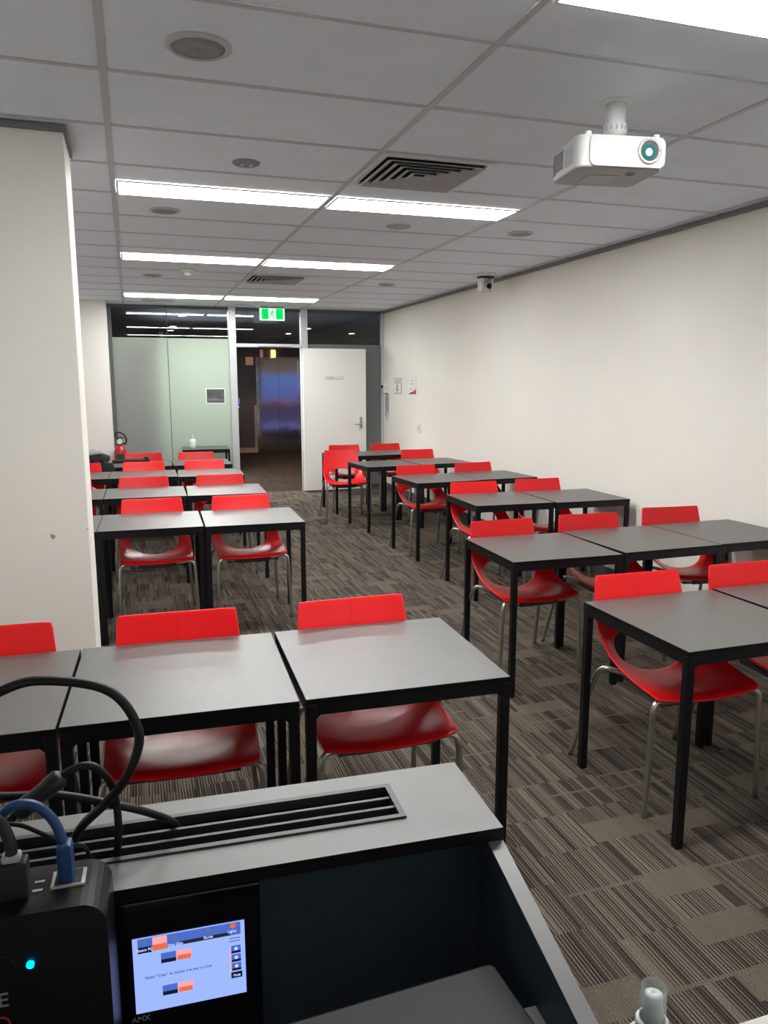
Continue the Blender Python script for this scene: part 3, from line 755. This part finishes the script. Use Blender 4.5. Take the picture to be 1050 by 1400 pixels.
# black bag slumped on the fifth left desk
t = empty('bag', (-.405, 5.70, TT)); tag(t, 'slumped black bag with a grey flap beside the white column', 'bag')
b = MB(); b.sph((0, 0, .075), .1, (1.9, 1.5, .75), 28)
for v in b.b.verts:
    v.co.z = max(v.co.z, .001)
    n_ = math.sin(v.co.x*31+1)*math.cos(v.co.y*27)*.012+math.sin(v.co.x*13-v.co.y*17)*.014
    if v.co.z > .01: v.co += Vector((n_*.6, n_*.4, n_))
b.build('body', 'cloth', t, smooth=True)
b = MB(); b.sph((-.02, -.03, .148), .1, (1.55, 1.1, .40), 24)
for v in b.b.verts: v.co.z += math.sin(v.co.x*24)*.008
b.build('flap', 'gcloth', t, smooth=True)
b = MB(); b.sph((.165, -.235, -.02), .07, (1.15, .75, 1.35), 20)
for v in b.b.verts: v.co.z += math.sin(v.co.x*60)*.008; v.co.y = min(v.co.y, -.165)
b.build('front_pocket', 'cloth', t, smooth=True)
MB().tube([(.12, -.12, .06), (.16, -.19, .05), (.20, -.24, -.02), (.215, -.255, -.06)], .022, smooth=5).build('strap', 'cloth', t)
MB().tube([(.05, -.13, .05), (.10, -.20, .03), (.16, -.245, -.03), (.19, -.26, -.05)], .028, smooth=5).build('strap', 'cloth', t)
# fire extinguisher by the left end of the glass
t = empty('fire_extinguisher', (-.135, 7.68, 0)); tag(t, 'red fire extinguisher with a black hose in the corner by the frosted glass', 'fire extinguisher')
MB().lathe([(.001, .245), (.072, .245), (.078, .26), (.078, .70), (.066, .745), (.040, .775), (.026, .785), (.001, .785)], n=32).build('cylinder', 'redp', t)
MB().box(-.048, .048, -.081, -.068, .60, .68, bev=.002).build('label_panel', 'ink', t)
MB().box(-.03, .03, -.022, .022, .785, .83, bev=.006).build('valve', 'black', t)
MB().cyl((0, -.025, .835), .034, .02, axis='Y').build('gauge', 'white', t)
MB().tube([(.02, 0, .82), (.065, -.01, .80), (.085, -.01, .86), (.05, -.01, .93), (-.015, -.01, .955), (-.055, -.01, .93), (-.05, -.01, .90), (-.02, -.01, .885)], .010, smooth=6).build('hose', 'rubber', t)
MB().tube([(-.02, .0, .83), (-.03, 0, .87), (.01, 0, .885), (.05, 0, .875)], .008, smooth=4).build('handle', 'black', t)
st = MB().box(-.10, .10, -.10, .10, 0, .012, bev=.004).box(-.012, .012, -.012, .012, .012, .246).build('stand', 'black', t)

# ------------------------------------------------------------------ lectern
lt = empty('lectern', (.47, -2.169, 0), R(-2.65)); tag(lt, 'dark laminate lectern with a slotted top in the foreground', 'lectern')
Lw = .86
b = MB(); b.mat(1)
for (x0, x1, y0, y1) in ((-Lw, 0, 0, .060), (-Lw, 0, .138, .183), (-Lw, -.76, .060, .138), (-.121, 0, .060, .138)):
    b.mat(1).box(x0, x1, y0, y1, .982, .9995); b.mat(0).box(x0, x1, y0, y1, .9995, 1.0)
b.build('ledge', ['lect', 'edge'], lt)
gr = MB().box(-.765, -.116, .055, .063, .992, 1.003).box(-.765, -.116, .135, .143, .992, 1.003).box(-.765, -.757, .063, .135, .992, 1.003).box(-.124, -.116, .063, .135, .992, 1.003)
gr = gr.build('grille_frame', 'greymetal' if 0 else 'grillem', lt) if 'grillem' in M else None
if gr is None:
    M['grillem'] = pbr('grille_metal', (.10, .10, .105, 1), .35, metal=.7)
    gr = MB().box(-.765, -.116, .055, .063, .990, 1.003).box(-.765, -.116, .135, .143, .990, 1.003).box(-.765, -.757, .063, .135, .990, 1.003).box(-.124, -.116, .063, .135, .990, 1.003).build('grille_frame', 'grillem', lt)
for y in (.087, .111): MB().box(-.757, -.124, y-.0025, y+.0025, .984, 1.000).build('slat', 'grillem', gr)
MB().box(-.759, -.122, .061, .137, .930, .933).box(-.759, -.122, .0605, .0615, .933, .9985).box(-.759, -.122, .1365, .1375, .933, .9985).box(-.7595, -.7585, .061, .137, .933, .9985).box(-.1225, -.1215, .061, .137, .933, .9985).build('cavity', 'void', lt)
def side(x0, x1):
    P = [(.178, 0), (.178, .981), (.0, .981), (-.002, .979), (-.46, .870), (-.46, 0)]
    b = MB(); b.mat(0).prism(P, x0, x1, 'X'); b.mat(1).prism([(-.0, .981), (-.46, .8705), (-.46, .8715), (-.0, .982)], x0, x1, 'X')
    return b.build('side_panel', ['lectin', 'lect'], lt)
side(-.021, .0); side(-Lw, -Lw+.021)
MB().box(-Lw+.021, -.021, .027, .043, .02, .981).build('back_panel', 'lectin', lt)
MB().box(-Lw+.021, -.021, .160, .178, .0, .981).build('front_panel', 'lectin', lt)
MB().box(-Lw+.021, -.021, -.46, -.145, .847, .865).build('work_shelf', 'lect', lt)
MB().box(-Lw+.021, -.021, -.44, .160, .06, .078).build('bottom_shelf', 'lectin', lt)
LM = lt.matrix_basis
def on_lectern(name, x, y, z, rz=0):
    p = Matrix.Translation(lt.location) @ Matrix.Rotation(R(-2.65), 4, 'Z') @ Vector((x, y, z))
    return empty(name, p, R(-2.65+rz))
# laptop on the work shelf
t = on_lectern('closed_laptop', -.051, -.090, .865, 5.3); tag(t, 'closed dark grey laptop lying on the lectern shelf', 'laptop')
o = MB().prism(rr(.345, .240, .010, 5, -.1725, -.120), .0, .010, 'Z').build('base', 'black', t)
o = MB().prism(rr(.345, .240, .010, 5, -.1725, -.120), .011, .0195, 'Z').build('lid', 'laptop', t)
md = o.modifiers.new('bevel', 'BEVEL'); md.width = .003; md.segments = 2; md.limit_method = 'ANGLE'
MB().box(-.32, -.025, -.004, .003, .004, .0165, bev=.002).build('hinge', 'rubber', t)
# touch panel on the back panel
t = on_lectern('touch_panel', -.404, .027, .870); tag(t, 'black touch panel with a lit blue screen set into the lectern', 'touch panel')
MB().box(-.088, .086, -.012, -.0005, -.105, .100, bev=.003).build('bezel', 'blackg', t)
sc = MB().box(-.066, .066, -.0135, -.0122, -.047, .053).build('screen', 'screen_blue', t)
Y1, Y2 = -.0142, -.0137
MB().box(-.060, .061, Y1, Y2, .036, .0525).build('menu_bar', 'screen_bar', sc)
MB().box(-.010, .048, Y1-.0003, Y1-.0001, .0365, .041).build('menu_shadow', 'screen_olive', sc)
MB().box(-.043, -.026, Y1-.0006, Y1-.0002, .043, .0525).build('menu_tab', 'screen_pink', sc); MB().box(-.043, -.026, Y1-.0006, Y1-.0002, .035, .043).build('menu_tab', 'screen_orange', sc)
MB().box(-.060, -.044, Y1-.0005, Y1-.0002, .034, .042).build('menu_label', 'screen_dark', sc)
for s_, x, z in (('Room PC', -.052, .0385), ('Doc Cam', -.0165, .0385), ('Guide', .022, .0400), ('Lights', .0505, .0420)):
    text('menu_text', s_, .0046, 'screen_text', sc, T3(x, Y1-.0010, z) @ FACE_CAM)
for x, z in ((-.052, .047), (-.017, .048), (.022, .049)): MB().cyl((x, Y1-.0003, z), .003, .0004, n=14, axis='Y').build('menu_icon', 'screen_grey', sc)
MB().cyl((.052, Y1-.0003, .049), .0035, .0004, n=14, axis='Y').build('menu_icon', 'screen_orange', sc)
for z in (.022, -.022):
    MB().box(-.034, -.0165, Y1, Y2, z-.006, z+.007).build('soft_button', 'screen_bar', sc); MB().box(-.034, -.0165, Y1-.0003, Y1-.0001, z-.006, z-.001).build('button_shade', 'screen_dark', sc)
    MB().box(-.0160, .0020, Y1, Y2, z-.006, z+.007).build('soft_button', 'screen_pink', sc); MB().box(-.0150, .0010, Y1-.0003, Y1-.0001, z-.0055, z+.0005).build('button_shade', 'screen_orange', sc)
text('screen_text', 'Select "Clear" to display the pad number', .0048, 'screen_grey', sc, T3(-.014, Y1, .0) @ FACE_CAM)
for i, z in enumerate((.016, .004, -.008)):
    MB().box(.049, .0605, Y1, Y2, z-.005, z+.005).build('side_button', 'screen_bar', sc); MB().box(.049, .0605, Y1-.0003, Y1-.0001, z-.005, z-.002).build('button_shade', 'screen_dark', sc)
    MB().cyl((.0548, Y1-.0004, z+.001), .0022, .0004, n=12, axis='Y').build('side_icon', 'screen_text', sc)
MB().box(.0465, .0480, Y1, Y2, -.016, .021).build('level_bar', 'screen_pink', sc)
MB().box(.048, .0615, Y1, Y2, -.0235, -.0155).build('mute_button', 'screen_dark', sc); text('mute_text', 'Mute', .0042, 'screen_text', sc, T3(.0548, Y1-.0006, -.0195) @ FACE_CAM)
for z in (.0275, .0315): MB().box(.047, .060, Y1, Y2, z-.0005, z+.0005).build('rule', 'screen_grey', sc)
text('maker_mark', 'AMX', .010, 'ventg', t, T3(-.061, -.0128, -.0555) @ FACE_CAM)
# connection box at the left of the ledge
t = on_lectern('connection_box', -.485, -.001, .60); tag(t, 'black connection box with a blue light at the left of the lectern', 'connection box')
b = MB(); b.prism(rr(.26, .46, .026, 6, -.13, .216), -.082, -.0005, 'Y'); b.build('case', 'black', t)
MB().cyl((-.076, -.0832, .390), .0037, .003, n=16, axis='Y').build('indicator_light', 'led', t)
MB().tube([(-.104+.013*math.cos(2*PI*i/24), -.0825, .391+.013*math.sin(2*PI*i/24)) for i in range(25)], .0007, smooth=0, n=6).build('power_button', 'rubber', t)
text('lettering', 'LE', .0225, 'inkg', t, T3(-.0985, -.0825, .354) @ FACE_CAM, 'RIGHT', .0004)
b = MB(); P = rr(.055, .050, .008, 5, -.1275, .310)
b.tube([(x, -.0823, z) for x, z in P+P[:1]], .0011, smooth=0, n=6).build('icon_outline', 'redp', t)
MB().sph((-.121, -.0822, .316), .011, (1, .1, 1), 16).build('icon_dot', 'redp', t)
MB().box(-.058, -.024, -.048, -.020, .4462, .4490).build('network_port', 'pale', t)
MB().box(-.0545, -.0275, -.0465, -.0215, .4491, .4496).build('port_opening', 'ink', t)
for y in (-.045, -.030): MB().box(-.076, -.066, y-.002, y+.002, .4462, .4466).build('port_label', 'ventg', t)

# cables (lectern frame)
def cable(name, pts, r, mat, label, cat='cable', plug=None, grp=None, extra=None):
    t = on_lectern(name, 0, 0, 0); tag(t, label, cat, grp)
    MB().tube(pts, r, n=12, smooth=8).build('cord', mat, t)
    if extra: extra(t)
    return t
cable('black_cable', [(-.742, .075, .965), (-.745, .073, 1.02), (-.73, .05, 1.10), (-.70, .037, 1.155), (-.65, .032, 1.21), (-.592, .030, 1.242), (-.547, .030, 1.250), (-.479, .030, 1.230), (-.450, .030, 1.177), (-.464, .034, 1.125), (-.491, .045, 1.087), (-.527, .075, 1.040), (-.545, .099, .99), (-.548, .099, .965)], .0056, 'rubber', 'thick black cable arching high in a big loop over the lectern')
def choke(t):
    a, c = Vector((-.583, .018, 1.102)), Vector((-.536, .030, 1.134)); d = (c-a)
    MB().tube([a-d*.02, a+d*.06, a+d*.3, a+d*.34, a+d*.66, a+d*.7, a+d*.94, a+d*1.02], .0125, n=16, smooth=0, rad=[.007, .0112, .0112, .0102, .0102, .0112, .0112, .007]).build('ferrite_choke', 'greycab', t)
cable('black_cable', [(-.66, -.03, 1.045), (-.625, .0, 1.07), (-.600, .010, 1.088), (-.583, .018, 1.102), (-.560, .024, 1.118), (-.536, .030, 1.134), (-.515, .032, 1.142), (-.498, .034, 1.136), (-.484, .045, 1.105), (-.481, .060, 1.05), (-.486, .075, 1.0), (-.488, .076, .965)], .0046, 'rubber', 'black cable with a ferrite lump dropping into the lectern slot', extra=choke)
cable('black_cable', [(-.735, .099, .965), (-.738, .096, 1.03), (-.72, .07, 1.10), (-.69, .052, 1.12), (-.65, .05, 1.118), (-.602, .05, 1.108), (-.545, .055, 1.098), (-.487, .06, 1.075), (-.445, .08, 1.045), (-.416, .122, 1.0), (-.408, .124, .965)], .0050, 'rubber', 'black cable lying low across to the right into the slot')
def bplug(t):
    MB().box(-.536, -.520, -.046, -.026, 1.045, 1.092, bev=.004).build('plug_boot', 'blue', t)
cable('network_cable', [(-.66, -.03, 1.045), (-.615, -.03, 1.10), (-.589, -.03, 1.128), (-.572, -.03, 1.138), (-.553, -.03, 1.133), (-.538, -.031, 1.115), (-.530, -.034, 1.092), (-.528, -.036, 1.07)], .0052, 'blue', 'bright blue network cable plugged into the connection box', extra=bplug)
def gplug(t):
    MB().box(-.592, -.562, -.062, -.040, 1.048, 1.088, bev=.003).build('plug', 'greycab', t)
    MB().box(-.586, -.568, -.058, -.044, 1.088, 1.096, bev=.002).build('strain_relief', 'ventg', t)
cable('grey_cable', [(-.68, -.045, 1.045), (-.63, -.045, 1.13), (-.605, -.045, 1.142), (-.587, -.046, 1.130), (-.578, -.050, 1.110), (-.577, -.051, 1.092)], .0062, 'greycab', 'dark grey cable with a square plug at far left', extra=gplug)
def kplug(t): MB().box(-.628, -.600, -.066, -.042, 1.046, 1.086, bev=.003).build('plug', 'black', t)
cable('grey_cable', [(-.69, -.055, 1.03), (-.65, -.055, 1.11), (-.628, -.054, 1.12), (-.615, -.054, 1.105), (-.613, -.054, 1.085)], .0058, 'greycab', 'dark cable with a black plug cut by the left edge', extra=kplug)
cable('thin_cable', [(-.645, -.01, 1.045), (-.62, -.005, 1.088), (-.60, .0, 1.10), (-.578, .0, 1.098), (-.555, .005, 1.080), (-.533, .02, 1.055), (-.520, .050, 1.03), (-.515, .074, .99), (-.515, .075, .965)], .0025, 'rubber', 'thin black wire dropping behind the blue network cable')

# side desk and spray bottle
t = empty('side_desk', (.93, -2.62, 0)); tag(t, 'pale side desk whose corner shows at the bottom right', 'desk')
MB().box(-.42, .50, -.32, .337, .695, .720, bev=.003).build('desk_top', 'pale', t)
for sx in (-.38, .46):
    for sy in (-.28, .297): MB().box(sx-.02, sx+.02, sy-.02, sy+.02, 0, .695).build('leg', 'blackm', t)
t = empty('spray_bottle', (.566, -2.362, .720)); tag(t, 'white spray bottle with a clear cap at the bottom right edge', 'bottle')
MB().lathe([(.001, 0), (.029, 0), (.031, .004), (.031, .095), (.027, .110), (.0195, .118), (.0185, .120), (.001, .120)], n=32).build('body', 'bottlew', t)
MB().lathe([(.0185, .120), (.0185, .134), (.0165, .137), (.001, .137), (.001, .120)], n=32).build('collar', 'bottlew', t)
MB().lathe([(.0115, .137), (.0115, .150), (.0105, .152), (.0105, .167), (.008, .169), (.001, .169), (.001, .137)], n=24).build('nozzle', 'bottlew', t)
MB().lathe([(.0150, .137), (.0150, .150), (.0138, .178), (.0132, .178), (.0142, .150), (.0142, .137)], n=32).build('clear_cap', 'clearp', t)

# ------------------------------------------------------------------ lights, world, camera
def area(name, loc, rot, sx, sy, e, col):
    l = bpy.data.lights.new(name, 'AREA'); l.shape = 'RECTANGLE'; l.size = sx; l.size_y = sy; l.energy = e; l.color = col
    o = bpy.data.objects.new(name, l); COL.objects.link(o); o.location = loc; o.rotation_euler = rot; return o
def spot(name, loc, rot, e, ang, col):
    l = bpy.data.lights.new(name, 'SPOT'); l.energy = e; l.spot_size = R(ang); l.spot_blend = .4; l.color = col; l.shadow_soft_size = .04
    o = bpy.data.objects.new(name, l); COL.objects.link(o); o.location = loc; o.rotation_euler = rot; return o
area('back_room_lamp', (1.15, 9.55, H-.03), (0, 0, 0), 1.0, 1.0, 72, (1, 1, .92))
for x, y in ((3.3, 13.6), (3.37, 12.0), (2.2, 10.5), (4.58, 13.2)):
    spot('lobby_lamp', (x, y, H-.03), (0, 0, 0), 14, 110, (1, .85, .66))
# projector beam towards the front wall
spot('projector_beam', (1.845, -.50, 2.41), (R(-82), 0, R(8.6)), 200, 40, (.75, .85, 1))

w = bpy.data.worlds.new('world'); scn.world = w; w.use_nodes = True
w.node_tree.nodes['Background'].inputs[0].default_value = (.02, .03, .06, 1); w.node_tree.nodes['Background'].inputs[1].default_value = .3

cam = bpy.data.cameras.new('camera'); co = bpy.data.objects.new('camera', cam); COL.objects.link(co); scn.camera = co
yaw, pitch, roll = .3148, -.1649, -.0011
fwd = Vector((math.sin(yaw)*math.cos(pitch), math.cos(yaw)*math.cos(pitch), math.sin(pitch)))
right = Vector((math.cos(yaw), -math.sin(yaw), 0)); up = right.cross(fwd)
c_, s_ = math.cos(roll), math.sin(roll)
r2 = c_*right+s_*up; u2 = -s_*right+c_*up
co.matrix_world = Matrix(((r2.x, u2.x, -fwd.x, .0334), (r2.y, u2.y, -fwd.y, -3.0044), (r2.z, u2.z, -fwd.z, 1.575), (0, 0, 0, 1)))
cam.sensor_fit = 'HORIZONTAL'; cam.sensor_width = 36; cam.lens = 36*1051.2/1050; cam.clip_start = .05

scn.view_settings.view_transform = 'Standard'; scn.view_settings.look = 'None'; scn.view_settings.gamma = 1; scn.view_settings.use_curve_mapping = False
scn.view_settings.exposure = 1.42
cy = scn.cycles
cy.use_denoising = True; cy.max_bounces = 10; cy.diffuse_bounces = 6; cy.glossy_bounces = 5; cy.transparent_max_bounces = 16; cy.transmission_bounces = 6
cy.caustics_reflective = False; cy.caustics_refractive = False; cy.sample_clamp_indirect = 6
